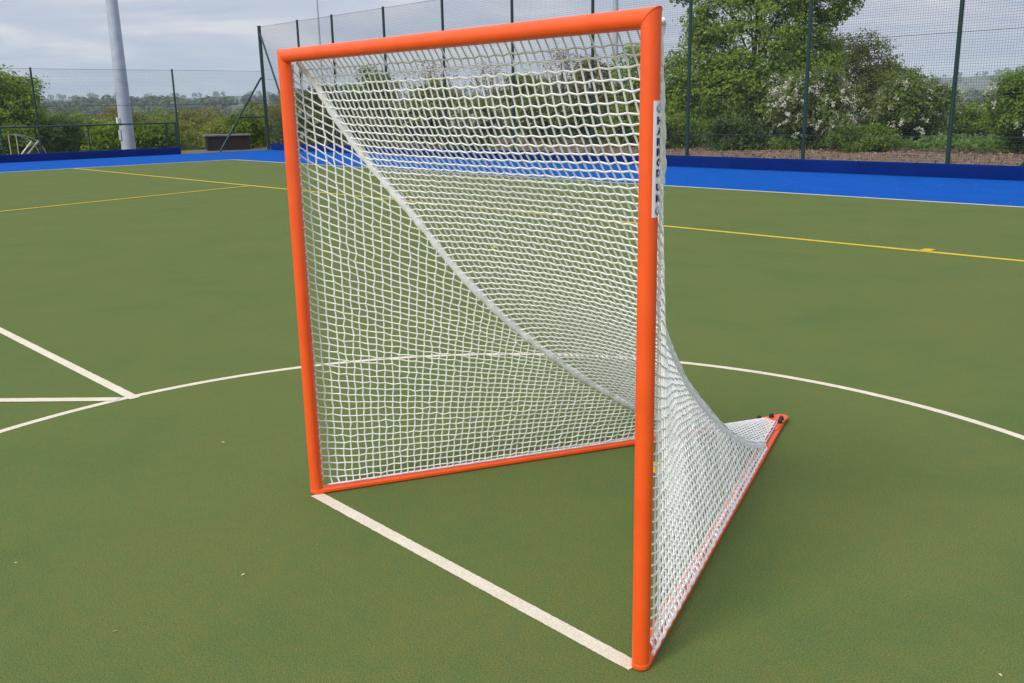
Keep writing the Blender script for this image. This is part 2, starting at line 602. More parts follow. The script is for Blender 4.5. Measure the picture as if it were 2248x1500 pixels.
def gpart(mb, name, mat, parent=goal, smooth=True):
    o = mb.build(name, mat, None, smooth)
    o.parent = parent
    if parent is goal:
        o.matrix_parent_inverse = Matrix.Translation(-Vector(goal.location))
    return o


def post(x, sgn):
    """tube with a mitred upper end, cut at 45 degrees towards the crossbar"""
    mb = MB()
    s = 40
    vs, fs = [], []
    for ring in range(3):
        for k in range(s):
            a = 2 * math.pi * k / s
            px, py = PR * math.cos(a), PR * math.sin(a)
            z = (0.020, 0.9, ZT + sgn * px)[ring]
            vs.append((x + px, py, z))
    for r_ in range(2):
        for k in range(s):
            k2 = (k + 1) % s
            fs.append((r_ * s + k, r_ * s + k2, (r_ + 1) * s + k2, (r_ + 1) * s + k))
    fs.append(tuple(2 * s + k for k in range(s)))
    fs.append(tuple(reversed(range(s))))
    mb.add(vs, fs)
    # weld bead at the mitre
    mb.tube([(x + (PR - 0.0006) * math.cos(2 * math.pi * k / 40), (PR - 0.0006) * math.sin(2 * math.pi * k / 40), ZT + sgn * (PR - 0.0006) * math.cos(2 * math.pi * k / 40)) for k in range(41)], 0.0022, 6, False)
    return gpart(mb, 'post', M['orange'])


post_l = post(0.0, -1)
post_r = post(Gx, 1)
mb = MB()
s = 40
vs, fs = [], []
for ring in range(2):
    for k in range(s):
        a = 2 * math.pi * k / s
        py, pz = PR * math.cos(a), PR * math.sin(a)
        vs.append(((0.0 - pz * 1.0) if ring == 0 else (Gx + pz), py, ZT + pz))
for k in range(s):
    k2 = (k + 1) % s
    fs.append((k, s + k, s + k2, k2))
mb.add(vs, fs)
crossbar = gpart(mb, 'crossbar', M['orange'])

# base rails: flat bars meeting in a rounded tip, rounded under the posts
APEX = Vector((Gx / 2, 2.29))
RAIL_W = 0.056
RAIL_H = 0.022


def rail_x(y):
    return 0.94 * y / 2.26


def base_rail(side):
    a = Vector((0 if side < 0 else Gx, 0.0))
    d = (APEX - a).normalized()
    q = Vector((-d.y, d.x))
    L = (APEX - a).length
    out_ = []
    hw = RAIL_W / 2
    for k in range(13):
        an = math.pi / 2 + math.pi * k / 12
        out_.append(a + d * (math.cos(an) * hw) + q * (math.sin(an) * hw))
    e = a + d * (L - 0.015)
    out_.append(e - q * hw)
    out_.append(e + q * hw)
    n_ = len(out_)
    mb = MB()
    mb.add([(p.x, p.y, 0.003) for p in out_] + [(p.x, p.y, RAIL_H) for p in out_],
           [tuple(reversed(range(n_))), tuple(range(n_, 2 * n_))] + [(i, (i + 1) % n_, n_ + (i + 1) % n_, n_ + i) for i in range(n_)])
    o = mb.build('base_rail', M['orange'], None, True)
    bevel(o, 0.0045, 2)
    o.parent = goal
    o.matrix_parent_inverse = Matrix.Translation(-Vector(goal.location))
    mb = MB()
    r0 = a + d * 0.05
    r1 = a + d * (L - 0.11)
    mb.tube([(r0.x, r0.y, RAIL_H + 0.010), (r1.x, r1.y, RAIL_H + 0.010)], 0.0042, 8)
    for k in range(9):
        p = r0 + (r1 - r0) * (k + 0.3) / 9
        mb.tube([(p.x, p.y, RAIL_H - 0.002), (p.x, p.y, RAIL_H + 0.009)], 0.003, 6)
    gpart(mb, 'lacing_bar', M['rod'], o)
    return o, a, d, q, L


rail_l, aL, dL, qL, LL = base_rail(-1)
rail_r, aR, dR, qR, LR = base_rail(1)
# apex plate with four black bolts
mb = MB()
pl = []
for k in range(17):
    an = rad(20) + rad(140) * k / 16
    pl.append((Gx / 2 + 0.034 * math.cos(an), 2.295 + 0.034 * math.sin(an)))
pl += [(Gx / 2 - 0.10, 2.085), (Gx / 2 - 0.045, 2.065), (Gx / 2, 2.16), (Gx / 2 + 0.045, 2.065), (Gx / 2 + 0.10, 2.085)]
n_ = len(pl)
mb.add([(x, y, RAIL_H - 0.004) for x, y in pl] + [(x, y, RAIL_H + 0.006) for x, y in pl],
       [tuple(reversed(range(n_))), tuple(range(n_, 2 * n_))] + [(i, (i + 1) % n_, n_ + (i + 1) % n_, n_ + i) for i in range(n_)])
plate = gpart(mb, 'apex_plate', M['orange'], goal, False)
for bx, by in [(Gx / 2 + 0.030, 2.245), (Gx / 2 + 0.052, 2.195), (Gx / 2 - 0.030, 2.245), (Gx / 2 - 0.058, 2.170)]:
    mb = MB()
    z0 = RAIL_H + 0.006
    mb.tube([(bx, by, z0), (bx, by, z0 + 0.012), (bx, by, z0 + 0.020)], [0.012, 0.012, 0.007], 12)
    mb.tube([(bx, by, z0 - 0.001), (bx, by, z0 + 0.003)], 0.015, 12)
    gpart(mb, 'bolt', M['black'], plate)

# --- net: seam curve of the left side (mirrored for the right): inward x, depth y, height z
SEAM = np.array([(0.020, 0.050, 1.862), (0.050, 0.090, 1.80), (0.078, 0.132, 1.70), (0.106, 0.182, 1.60), (0.146, 0.236, 1.50), (0.195, 0.290, 1.40),
                 (0.248, 0.350, 1.30), (0.300, 0.410, 1.20), (0.340, 0.468, 1.10), (0.381, 0.528, 1.0), (0.424, 0.602, 0.90), (0.457, 0.688, 0.80),
                 (0.490, 0.786, 0.70), (0.530, 0.892, 0.60), (0.560, 1.015, 0.50), (0.588, 1.142, 0.40), (0.628, 1.283, 0.30), (0.662, 1.440, 0.20),
                 (0.705, 1.630, 0.105), (0.752, 1.835, 0.040)])


def smooth_curve(P, n_):
    P = np.asarray(P)
    L = np.concatenate([[0], np.cumsum(np.linalg.norm(np.diff(P, axis=0), axis=1))])
    u = np.linspace(0, L[-1], n_)
    Q = np.stack([np.interp(u, L, P[:, i]) for i in range(3)], 1)
    for _ in range(6):
        Q[1:-1] = 0.25 * Q[:-2] + 0.5 * Q[1:-1] + 0.25 * Q[2:]
    return Q, u


SQ, SU = smooth_curve(SEAM, 120)


def seam_at_y(y):
    return np.array([np.interp(y, SQ[:, 1], SQ[:, 0]), y, np.interp(y, SQ[:, 1], SQ[:, 2])])


CORD = 0.0033
CELL = 0.0355


def side_panel(side, seed):
    r = np.random.default_rng(seed)
    inset = 0.004

    def X(x):
        return x if side < 0 else Gx - x

    def surf(y, z):
        sm = seam_at_y(max(y, 0.05))
        zb = RAIL_H + 0.008
        f = min(max((z - zb) / max(sm[2] - zb, 1e-3), 0), 1)
        bx = rail_x(y) + (0.006 if side < 0 else -0.020)
        tx = sm[0]
        w = f ** 1.1
        x = bx * (1 - w) + tx * w
        k = min(1.0, max(0, (y - 0.036) / 0.10))
        return x * k + (rail_x(y) * 0.3) * (1 - k)
    ys = np.arange(0.036, 1.80, 0.0290 if side < 0 else 0.0345)
    z0s = np.arange(0.058, 1.95, 0.0335 if side < 0 else 0.0365)
    nodes = {}
    A, B = [], []
    for i, y in enumerate(ys):
        col = []
        zs = seam_at_y(max(y, 0.05))[2]
        for j, z0 in enumerate(z0s):
            z = z0 * (1 - (0.17 + 0.23 * min(z0, 1.0)) * y) + 0.012 * math.exp(-(y - 0.036) / 0.05)
            z += 0.0016 * (1 if (i + j) % 2 else -1) * (0 if i == 0 else 1)
            if z < zs - 0.012:
                yy = y + r.normal(0, 0.0016) * (i > 0)
                zz_ = z + r.normal(0, 0.0016)
                x = surf(yy, zz_) + r.normal(0, 0.0018 if side < 0 else 0.0007)
                nodes[i, j] = (X(x), yy, zz_)
                col.append(j)
        zb = RAIL_H + 0.010
        bx = rail_x(y) + (0.008 if side < 0 else -0.026)
        bot = (X(bx), y, zb if side < 0 else zb - 0.008)
        if i > 0:
            if col:
                A.append(bot)
                B.append(nodes[i, col[0]])
            for j, j2 in zip(col, col[1:]):
                A.append(nodes[i, j])
                B.append(nodes[i, j2])
            sm = seam_at_y(max(y, 0.05))
            A.append(nodes[i, col[-1]] if col else bot)
            B.append((X(sm[0]), sm[1], sm[2]))
    for (i, j), p in nodes.items():
        if (i + 1, j) in nodes:
            A.append(p)
            B.append(nodes[i + 1, j])
        elif i + 1 < len(ys):
            # run into the seam
            yy = np.linspace(p[1], p[1] + 0.10, 30)
            best = min(yy, key=lambda q_: abs(seam_at_y(q_)[2] - p[2]))
            sm = seam_at_y(max(best, 0.05))
            if abs(sm[2] - p[2]) < 0.03:
                A.append(p)
                B.append((X(sm[0]), sm[1], sm[2]))
    mb = MB()
    mb.cords(A, B, CORD)
    mb.knots(list(nodes.values()), CORD * 1.9)
    # edge rope along the post with short ties, and edge rope along the rail
    zz_ = np.arange(0.05, 1.86, 0.03)
    # the rope sits just behind the post
    rope = [(X(0.0015 * math.sin(k * 1.7)), 0.0345 + 0.0015 * math.cos(k * 2.3), z) for k, z in enumerate(zz_)]
    mb.tube(rope, 0.0033, 6)
    for z in np.arange(0.09, 1.85, CELL * 1.0):
        mb.tube([(X(0.004), 0.0345, z), (X(0.014), 0.030, z + 0.004), (X(0.021), 0.018, z + 0.002)], 0.0024, 5)
    if side < 0:
        e = [(X(rail_x(y) + 0.008 + 0.002 * math.sin(y * 60)), y, RAIL_H + 0.012) for y in np.arange(0.05, 1.83, 0.02)]
        mb.tube(e, 0.0035, 6)
    else:
        e = [(X(rail_x(y) - 0.027 + 0.002 * math.sin(y * 110)), y, RAIL_H + 0.0035 + 0.001 * math.sin(y * 70)) for y in np.arange(0.05, 1.83, 0.012)]
        mb.tube(e, 0.0058, 6)
        for y in np.arange(0.07, 1.82, CELL * 1.1):
            mb.tube([(X(rail_x(y) - 0.027), y, RAIL_H + 0.004), (X(rail_x(y + 0.02) - 0.002), y + 0.02, RAIL_H + 0.014)], 0.0032, 5)
    return gpart(mb, 'side_net', M['cord'])


side_panel(-1, 1)
side_panel(1, 2)


def back_panel():
    r = np.random.default_rng(5)
    T = SU[-1]
    CB = 0.0350
    ts = np.arange(0.042, T - 0.01, 0.0350)
    xs = np.arange(Gx / 2 - 26.5 * CB, Gx / 2 + 26.6 * CB, CB)
    conv = lambda wd: 1 - 0.14 * (1 - wd / Gx)
    nodes = {}
    A, B = [], []

    def S(t_):
        return np.array([np.interp(t_, SU, SQ[:, i]) for i in range(3)])

    def pos(x, t_):
        s_ = S(t_)
        d = S(min(t_ + 0.02, T)) - S(max(t_ - 0.02, 0))
        nrm = np.array([0, -d[2], d[1]])
        nrm /= np.linalg.norm(nrm) + 1e-9
        wd = Gx - 2 * s_[0]
        w = min(max((x - s_[0]) / wd, 0), 1)
        u = t_ / T
        bul = (0.085 * math.sin(max(0, min((u - 0.10) * 1.6, 1.0)) * math.pi * 0.5) * (1 - u) ** 0.6 * 1.25 - 0.042 * math.exp(-((u - 0.13) / 0.085) ** 2)) * min(1, (4 * w * (1 - w)) ** 0.62) * min(1.0, wd / 0.9)
        return np.array([x, s_[1], s_[2]]) + nrm * bul
    for j, t_ in enumerate(ts):
        s_ = S(t_)
        row = []
        cv = conv(Gx - 2 * s_[0])
        for i, x0_ in enumerate(xs):
            x = Gx / 2 + (x0_ - Gx / 2) * cv
            if s_[0] + 0.010 < x < Gx - s_[0] - 0.010:
                tt = t_ + 0.0032 * (1 if (i + j) % 2 else -1) + r.normal(0, 0.0012)
                p = pos(x + r.normal(0, 0.0014), tt)
                nodes[i, j] = p
                row.append(i)
        for i, i2 in zip(row, row[1:]):
            A.append(nodes[i, j])
            B.append(nodes[i2, j])
        if row:
            A.append(nodes[row[0], j])
            B.append(s_)
            A.append(nodes[row[-1], j])
            B.append(np.array([Gx - s_[0], s_[1], s_[2]]))
        if j == 0:
            for i in row:
                A.append(nodes[i, 0])
                B.append(np.array([xs[i] + 0.006, 0.030, ZT - 0.012]))
    for (i, j), p in nodes.items():
        if (i, j + 1) in nodes:
            A.append(p)
            B.append(nodes[i, j + 1])
        else:
            x = p[0]
            e = None
            for q_ in np.linspace(ts[j], ts[j] + 0.25, 40):
                s_ = S(min(q_, T))
                sx_ = s_[0] if x < Gx / 2 else Gx - s_[0]
                if (x < Gx / 2 and sx_ >= x) or (x > Gx / 2 and sx_ <= x):
                    e = np.array([sx_, s_[1], s_[2]])
                    break
            if e is not None:
                A.append(p)
                B.append(e)
    # flat tail over the apex of the base
    ys = np.arange(1.84, 2.17, 0.021)
    xt = np.arange(Gx / 2 - 0.3045, Gx / 2 + 0.305, 0.021)
    tail = {}
    for j, y in enumerate(ys):
        rx = rail_x(y) + 0.004
        cells = [x for x in xt if rx < x < Gx - rx]
        prev = (rx, y, RAIL_H + 0.012)
        for x in cells:
            i = int(round((x - xt[0]) / 0.021))
            p = (x, y + 0.003 * (1 if (i + j) % 2 else -1), RAIL_H + 0.016 + 0.010 * math.sin((x - rx) / (Gx - 2 * rx) * math.pi))
            A.append(prev)
            B.append(p)
            prev = p
            tail[i, j] = p
        A.append(prev)
        B.append((Gx - rx, y, RAIL_H + 0.012))
    jl = len(ts) - 1
    for (i, j), p in tail.items():
        if (i, j + 1) in tail:
            A.append(p)
            B.append(tail[i, j + 1])
        elif j < len(ys) - 1:
            A.append(p)
            sgn = 1 if p[0] < Gx / 2 else -1
            B.append((p[0] + sgn * 0.0, p[1] + 0.03, RAIL_H + 0.012))
    for sgn in (-1, 1):
        for k in range(1):
            e = [((rail_x(y) + 0.003) if sgn < 0 else Gx - rail_x(y) - 0.003, y, RAIL_H + 0.013) for y in np.arange(1.82, 2.18, 0.02)]
            mbt.append(e)
    mb = MB()
    mb.cords(A, B, CORD)
    mb.knots(list(nodes.values()), CORD * 2.0)
    mb.knots(list(tail.values()), CORD * 1.5)
    for e in mbt:
        mb.tube(e, 0.0040, 6)
    # edge cord under the crossbar
    mb.tube([(x, 0.0305, ZT - 0.0105 + 0.001 * math.sin(x * 90)) for x in np.arange(0.03, Gx - 0.03, 0.02)], 0.003, 6)
    return gpart(mb, 'back_net', M['cord'])


mbt = []
back_panel()


def seam(side, hw):
    mb = MB()
    pts = SQ
    P = [((p[0] if side < 0 else Gx - p[0]), p[1], p[2]) for p in pts]
    r = random.Random(4 + side)
    rr = [1.0 + r.uniform(-0.22, 0.22) for _ in P]
    mb.tube(P, [hw * k for k in rr], 10, True, flat=(1.0, 0.5 if side > 0 else 0.8), up=(0.75, -0.3, 0.55) if side > 0 else (0.45, -0.6, 0.65))
    # twin cords whipped along the band
    for off in (-0.6, 0.65):
        mb.tube([(p[0] + 0.004, p[1] + off * hw * 0.6 + 0.002 * math.sin(k * 0.7), p[2] + off * hw * 0.75 + 0.002 * math.sin(k * 1.1)) for k, p in enumerate(P)], 0.0034, 6)
    # loop that ties the seam to the corner of the frame
    x0 = P[0][0]
    mb.tube([(x0, 0.045, 1.868), (x0 + (0.012 if side > 0 else -0.004), 0.058, 1.880), (x0, 0.075, 1.872), (x0, 0.070, 1.845), (x0, 0.050, 1.815)], [0.006, 0.008, 0.009, 0.006, 0.004], 8)
    return gpart(mb, 'net_seam', M['band'])


seam(-1, 0.015)
seam(1, 0.021)

# the sticker on the near post: bent around the tube
STK_PHI = rad(20)


def bend_on_post(verts, r):
    """u (m, along the curve), v (height) -> point on the post"""
    o = []
    for u, v in verts:
        a = STK_PHI + u / PR
        o.append((Gx + r * math.cos(a), r * math.sin(a), v))
    return o


def post_strip(name, u0, u1, z0, z1, r, mat, parent):
    mb = MB()
    n_ = 14
    uv = []
    for k in range(n_ + 1):
        u = u0 + (u1 - u0) * k / n_
        uv += [(u, z0), (u, z1)]
    mb.add(bend_on_post(uv, r), [(2 * k, 2 * k + 2, 2 * k + 3, 2 * k + 1) for k in range(n_)])
    return gpart(mb, name, mat, parent)


stk = post_strip('sticker', -0.0235, 0.0235, 1.373, 1.676, PR + 0.0006, M['sticker'], post_r)


def letter(ch, zc, h, w):
    cu = bpy.data.curves.new('letter_curve', 'FONT')
    cu.body = ch
    cu.size = 1.0
    cu.offset = 0.06
    cu.resolution_u = 4
    tmp = bpy.data.objects.new('letter_tmp', cu)
    C.objects.link(tmp)
    bpy.context.view_layer.update()
    dg = bpy.context.evaluated_depsgraph_get()
    me = bpy.data.meshes.new_from_object(tmp.evaluated_get(dg))
    bm = bmesh.new()
    bm.from_mesh(me)
    bmesh.ops.triangulate(bm, faces=bm.faces)
    bmesh.ops.subdivide_edges(bm, edges=[e for e in bm.edges if e.calc_length() > 0.25], cuts=3)
    xs_ = [v.co.x for v in bm.verts]
    ys_ = [v.co.y for v in bm.verts]
    x0, x1, y0, y1 = min(xs_), max(xs_), min(ys_), max(ys_)
    uv = [((v.co.x - (x0 + x1) / 2) / (x1 - x0) * w, zc + ((v.co.y - y0) / (y1 - y0) - 0.5) * h) for v in bm.verts]
    P = bend_on_post(uv, PR + 0.0011)
    for v, p in zip(bm.verts, P):
        v.co = p
    bm.to_mesh(me)
    bm.free()
    C.objects.unlink(tmp)
    bpy.data.objects.remove(tmp)
    bpy.data.curves.remove(cu)
    me.materials.clear()
    me.materials.append(M['ink'])
    return me


mb = MB()
for ch, zc in [('H', 1.6255), ('A', 1.5985), ('R', 1.571), ('R', 1.5445), ('O', 1.5175), ('D', 1.4895), ('U', 1.4525), ('K', 1.4235)]:
    me = letter(ch, zc, 0.0205, 0.025)
    mb.add([tuple(v.co) for v in me.vertices], [tuple(p.vertices) for p in me.polygons])
    bpy.data.meshes.remove(me)
gpart(mb, 'lettering', M['ink'], stk, False)
for zc in (1.6575, 1.391):
    mb = MB()
    for s_ in (-1, 1):
        ring = []
        for k in range(15):
            a = rad(-60 + 230 * k / 14) + (math.pi if s_ < 0 else 0)
            ring.append((0.0085 * math.cos(a) + 0.003 * s_, zc + 0.010 * math.sin(a)))
        uv, f = [], []
        for k, (u, v) in enumerate(ring):
            w_ = 0.0032 * math.sin(math.pi * (k + 0.6) / 15.2)
            uv += [(u * (1 - w_ / 0.010), zc + (v - zc) * (1 - w_ / 0.010)), (u * (1 + w_ / 0.010), zc + (v - zc) * (1 + w_ / 0.010))]
        mb.add(bend_on_post(uv, PR + 0.0011), [(2 * k, 2 * k + 1, 2 * k + 3, 2 * k + 2) for k in range(14)])
    gpart(mb, 'swirl_mark', M['ink_pale'], stk, False)

# ------------------------------------------------------------------ kickboards


def kickboard(name_label, p0, p1, nrm):
    """felt-covered board, rounded upper edge, running from p0 to p1; nrm points to the pitch"""
    p0, p1, nrm = Vector(p0), Vector(p1), Vector(nrm)
    prof = [(0.0, -0.01), (0.055, -0.01), (0.030, 0.235), (0.020, 0.268), (-0.010, 0.288), (-0.045, 0.290), (-0.062, 0.275), (-0.066, 0.24), (-0.066, -0.01)]
    root = empty('kickboard', ((p0.x + p1.x) / 2, (p0.y + p1.y) / 2, 0), name_label, 'kickboard', 'blue kickboards round the pitch')
    L = (p1 - p0).length
    n_ = max(1, int(round(L / 3.47)))
    for k in range(n_):
        a = p0 + (p1 - p0) * (k / n_) + (p1 - p0).normalized() * 0.002
        c = p0 + (p1 - p0) * ((k + 1) / n_) - (p1 - p0).normalized() * 0.002
        mb = MB()
        m_ = len(prof)
        vs = [(e.x + nrm.x * u, e.y + nrm.y * u, z) for e in (a, c) for u, z in prof]
        mb.add(vs, [(i, i + 1, m_ + i + 1, m_ + i) for i in range(m_ - 1)] + [tuple(range(m_)), tuple(reversed(range(m_, 2 * m_)))])
        o = mb.build('board', M['navy'], None, True)
        o.parent = root
        o.matrix_parent_inverse = Matrix.Translation(-root.location)
    return root


kickboard('long navy kickboard running along the right fence behind the goal', (-34.9, 18.76), (6.6, 18.76), (0, -1))
kickboard('navy kickboard at the left side, along the low fence by the grey mast', (-35.05, 14.62), (-35.05, -12.0), (1, 0))

# ------------------------------------------------------------------ fences


def cparent(o, root):
    o.parent = root
    o.matrix_parent_inverse = Matrix.Translation(-root.location)
    return o


FY = 18.95
tall = empty('ball_stop_fence', (-15, FY, 0), 'tall dark green fence with fine netting behind the blue kickboard', 'fence')
px_ = [-35.55] + [-32.3 + 0.0] + [-29.67, -26.17, -22.72, -19.23, -15.80, -12.33, -8.84, -5.34, -1.87, 1.6, 5.07]
for i, x in enumerate(px_):
    mb = MB()
    r_ = 0.075 if i == 0 else 0.048
    mb.tube([(x, FY, -0.05), (x, FY, 5.26)], r_, 12)
    mb.tube([(x, FY, 5.26), (x, FY, 5.28)], r_ * 1.12, 12)
    cparent(mb.build('post', M['green_metal'], None, True), tall)
for a_, b_ in [((-35.5, FY, 4.95), (-33.0, FY + 0.05, 0.0)), ((-35.55, FY - 0.1, 3.1), (-35.5, 16.6, 0.0)), ((-1.87, FY, 3.0), (-4.02, FY + 0.02, 0.0))]:
    mb = MB()
    mb.tube([a_, b_], 0.042, 10)
    cparent(mb.build('brace', M['green_metal'], None, True), tall)
mb = MB()
mb.tube([(-35.55, FY, 1.42), (-35.52, 17.66, 1.42)], 0.03, 8)
cparent(mb.build('brace', M['green_metal'], None, True), tall)
mb = MB()
xs = np.arange(-35.5, 5.0, 0.0545)
A = np.stack([xs, np.full_like(xs, FY - 0.055), np.full_like(xs, 0.05)], 1)
Bq = A.copy()
Bq[:, 2] = 5.22
mb.cords(A, Bq, 0.0021, 4)
zs = np.arange(0.06, 5.22, 0.0545)
A = np.stack([np.full_like(zs, -35.5), np.full_like(zs, FY - 0.055), zs], 1)
Bq = A.copy()
Bq[:, 0] = 5.0
mb.cords(A, Bq, 0.0021, 4)
cparent(mb.build('netting', M['netting']), tall)
mb = MB()
for z in (0.85, 3.0, 5.22):
    mb.tube([(-35.5, FY - 0.058, z), (5.0, FY - 0.058, z)], 0.006, 6)
cparent(mb.build('tension_wire', M['netting']), tall)

FX = -35.5
side_f = empty('ball_stop_fence', (FX, 9, 0), 'lower netted fence with thin posts beyond the left end of the pitch', 'fence')
for y in (14.82, 9.38, 3.94, -1.5, -6.9):
    mb = MB()
    mb.tube([(FX, y, -0.05), (FX, y, 3.42)], 0.038, 10)
    cparent(mb.build('post', M['green_metal'], None, True), side_f)
mb = MB()
ys = np.arange(-7, 18.8, 0.0545)
A = np.stack([np.full_like(ys, FX), ys, np.full_like(ys, 1.3)], 1)
Bq = A.copy()
Bq[:, 2] = 3.36
mb.cords(A, Bq, 0.0016, 4)
zs = np.arange(1.3, 3.37, 0.0545)
A = np.stack([np.full_like(zs, FX), np.full_like(zs, -7), zs], 1)
Bq = A.copy()
Bq[:, 1] = 18.85
mb.cords(A, Bq, 0.0016, 4)
cparent(mb.build('netting', M['netting']), side_f)
mb = MB()
for z in (2.0, 3.37):
    mb.tube([(FX, -7, z), (FX, 18.85, z)], 0.006, 6)
cparent(mb.build('tension_wire', M['netting']), side_f)

low = empty('low_fence', (-35.25, 6, 0), 'waist high dark green railing in front of the grey mast', 'fence')
mb = MB()
mb.tube([(-35.25, -9, 1.24), (-35.25, 14.62, 1.27)], 0.030, 10)
cparent(mb.build('rail', M['green_metal'], None, True), low)
for y in (14.62, 14.24, 11.10, 7.98, 4.85, 1.7, -1.4, -4.5, -7.6):
    mb = MB()
    mb.tube([(-35.25, y, -0.05), (-35.25, y, 1.25 if y < 14.5 else 1.30)], 0.040 if y > 14 else 0.030, 10)
    cparent(mb.build('post', M['green_metal'], None, True), low)
mb = MB()
ys = np.arange(-9, 14.6, 0.075)
A = np.stack([np.full_like(ys, -35.25), ys, np.full_like(ys, 0.05)], 1)
Bq = A.copy()
Bq[:, 2] = 1.22
mb.cords(A, Bq, 0.0013, 4)
zs = np.arange(0.1, 1.23, 0.075)
A = np.stack([np.full_like(zs, -35.25), np.full_like(zs, -9), zs], 1)
Bq = A.copy()
Bq[:, 1] = 14.6
mb.cords(A, Bq, 0.0013, 4)
cparent(mb.build('mesh_infill', M['netting']), low)

# ------------------------------------------------------------------ masts


def mast(loc, r0, h, label, detail=True):
    root = empty('floodlight_mast', loc, label, 'mast', 'floodlight masts round the pitches')
    mb = MB()
    mb.tube([(0, 0, -0.4), (0, 0, 0.12), (0, 0, h * 0.5), (0, 0, h)], [r0 * 1.02, r0, r0 * 0.76, r0 * 0.5], 24)
    o = mb.build('pole', M['mast'], root, True)
    # lamp head at the top, above the picture
    mb = MB()
    mb.tube([(-1.1, 0.25, h - 0.1), (1.1, -0.25, h - 0.1)], 0.05, 8)
    for k in (-0.9, 0, 0.9):
        mb.box((k - 0.28, -0.2 - k * 0.22, h - 0.05), (k + 0.28, 0.2 - k * 0.22, h + 0.22))
    mb.build('lamp_head', M['mast'], root)
    if detail:
        mb = MB()
        mb.box((-0.10, -r0 - 0.03, 0.62), (0.12, -r0 + 0.06, 1.02))
        mb.build('access_door', M['mast'], root)
        mb = MB()
        mb.box((-0.02, -r0 - 0.10, 1.28), (0.14, -r0 + 0.03, 1.52))
        bevel(mb.build('switch_box', M['box_white'], root), 0.02)
    return root


mast((-36.75, 13.16, 0), 0.285, 15, 'thick pale grey mast rising behind the low green railing')
mast((-90.3, 55.5, -6), 0.15, 26, 'very thin faint mast far off above the left of the crossbar', False)
mast((-36.2, 43.1, -3), 0.21, 24, 'faint pale mast beyond the trees, above the right of the crossbar', False)

# ------------------------------------------------------------------ storage box by the gate gap
bx = empty('storage_box', (-37.22, 17.82, -0.02), 'low dark wooden box with grey lid in the fence gap', 'box')
bx.rotation_euler = (0, 0, math.atan2(18.75 - 16.6, 0.75))
mb = MB()
for k in range(4):
    mb.box((-0.90, -0.36, 0.02 + k * 0.15), (0.90, -0.33, 0.16 + k * 0.15))
    mb.box((-0.90, 0.33, 0.02 + k * 0.15), (0.90, 0.36, 0.16 + k * 0.15))
    mb.box((-0.92, -0.32, 0.02 + k * 0.15), (-0.89, 0.32, 0.16 + k * 0.15))
    mb.box((0.89, -0.32, 0.02 + k * 0.15), (0.92, 0.32, 0.16 + k * 0.15))
mb.build('plank_wall', M['wood_dark'], bx)
for x in (-0.93, 0.87):
    for y in (-0.38, 0.32):
        mb = MB()
        mb.box((x, y, 0), (x + 0.07, y + 0.07, 0.63))
        mb.build('corner_post', M['wood_dark'], bx)
mb = MB()
mb.box((-1.01, -0.44, 0.632), (1.01, 0.44, 0.70))
bevel(mb.build('lid', M['lid'], bx), 0.012)

# ------------------------------------------------------------------ small white quarter-round goal frames behind the left kickboard


def small_goal(loc, rz, label):
    root = empty('small_goal', loc, label, 'goal', 'small goals stored behind the left kickboard')
    root.rotation_euler = (0, 0, rz)
    for k, dx in enumerate((0.0, 0.26)):
        mb = MB()
        mb.tube([(dx, 0, 0.0), (dx, 0, 0.93)], 0.020, 8)
        mb.build('upright', M['tan_frame'], root, True)
        mb = MB()
        mb.tube([(dx * 0.6 + (1.0 + 0.08 * k) * math.sin(rad(a)), 0.05 * k, 0.95 * math.cos(rad(a)) ** 0.85 if a < 90 else 0.0) for a in range(0, 91, 6)], 0.014, 8)
        mb.build('arc', M['arc_frame'], root, True)
    for dx in (0.0, 0.21):
        mb = MB()
        mb.tube([(0.20 + dx, 0.02 + dx * 0.3, 0.0), (0.78 + dx * 1.1, 0.02 + dx * 0.3, 0.68)], 0.030, 8)
        mb.build('crossbar', M['box_white'], root, True)
    return root


sg = rad(74)
small_goal((-37.1, 8.72, 0.02), sg, 'pale quarter round goal frame with two slanting white bars behind the low railing')
small_goal((-37.3, 7.0, 0.02), sg, 'pale goal frame cut off by the left edge of the picture')

# ------------------------------------------------------------------ vegetation


def leaf_mesh(mb, P, Nn, size, asp=0.62, fold=0.25):
    """diamond leaves at P facing roughly Nn"""
    n_ = len(P)
    if n_ == 0:
        return
    Nn = Nn + rng.normal(0, 0.55, (n_, 3))
    Nn /= np.linalg.norm(Nn, axis=1)[:, None] + 1e-9
    a = rng.normal(0, 1, (n_, 3))
    u = np.cross(Nn, a)
    u /= np.linalg.norm(u, axis=1)[:, None] + 1e-9
    w = np.cross(Nn, u)
    s_ = size * rng.uniform(0.6, 1.35, n_)[:, None]
    v0 = P - u * s_
    v1 = P + w * s_ * asp + Nn * s_ * fold
    v2 = P + u * s_
    v3 = P - w * s_ * asp + Nn * s_ * fold * 0.4
    V = np.stack([v0, v1, v2, v3], 1).reshape(-1, 3)
    mb.add(V, [(4 * i, 4 * i + 1, 4 * i + 2, 4 * i + 3) for i in range(n_)])


def clumps(lobes, n_cl):
    """clump centres spread over the shell and the inside of a set of ellipsoids (cx,cy,cz,rx,ry,rz)"""
    lobes = np.asarray(lobes, float)
    vol = lobes[:, 3] * lobes[:, 4] + lobes[:, 3] * lobes[:, 5]
    k = rng.choice(len(lobes), n_cl, p=vol / vol.sum())
    d = rng.normal(0, 1, (n_cl, 3))
    d /= np.linalg.norm(d, axis=1)[:, None]
    rr = rng.uniform(0.35, 1.0, n_cl) ** 0.45 * rng.uniform(0.88, 1.08, n_cl)
    P = lobes[k, :3] + d * rr[:, None] * lobes[k, 3:6]
    return P, d


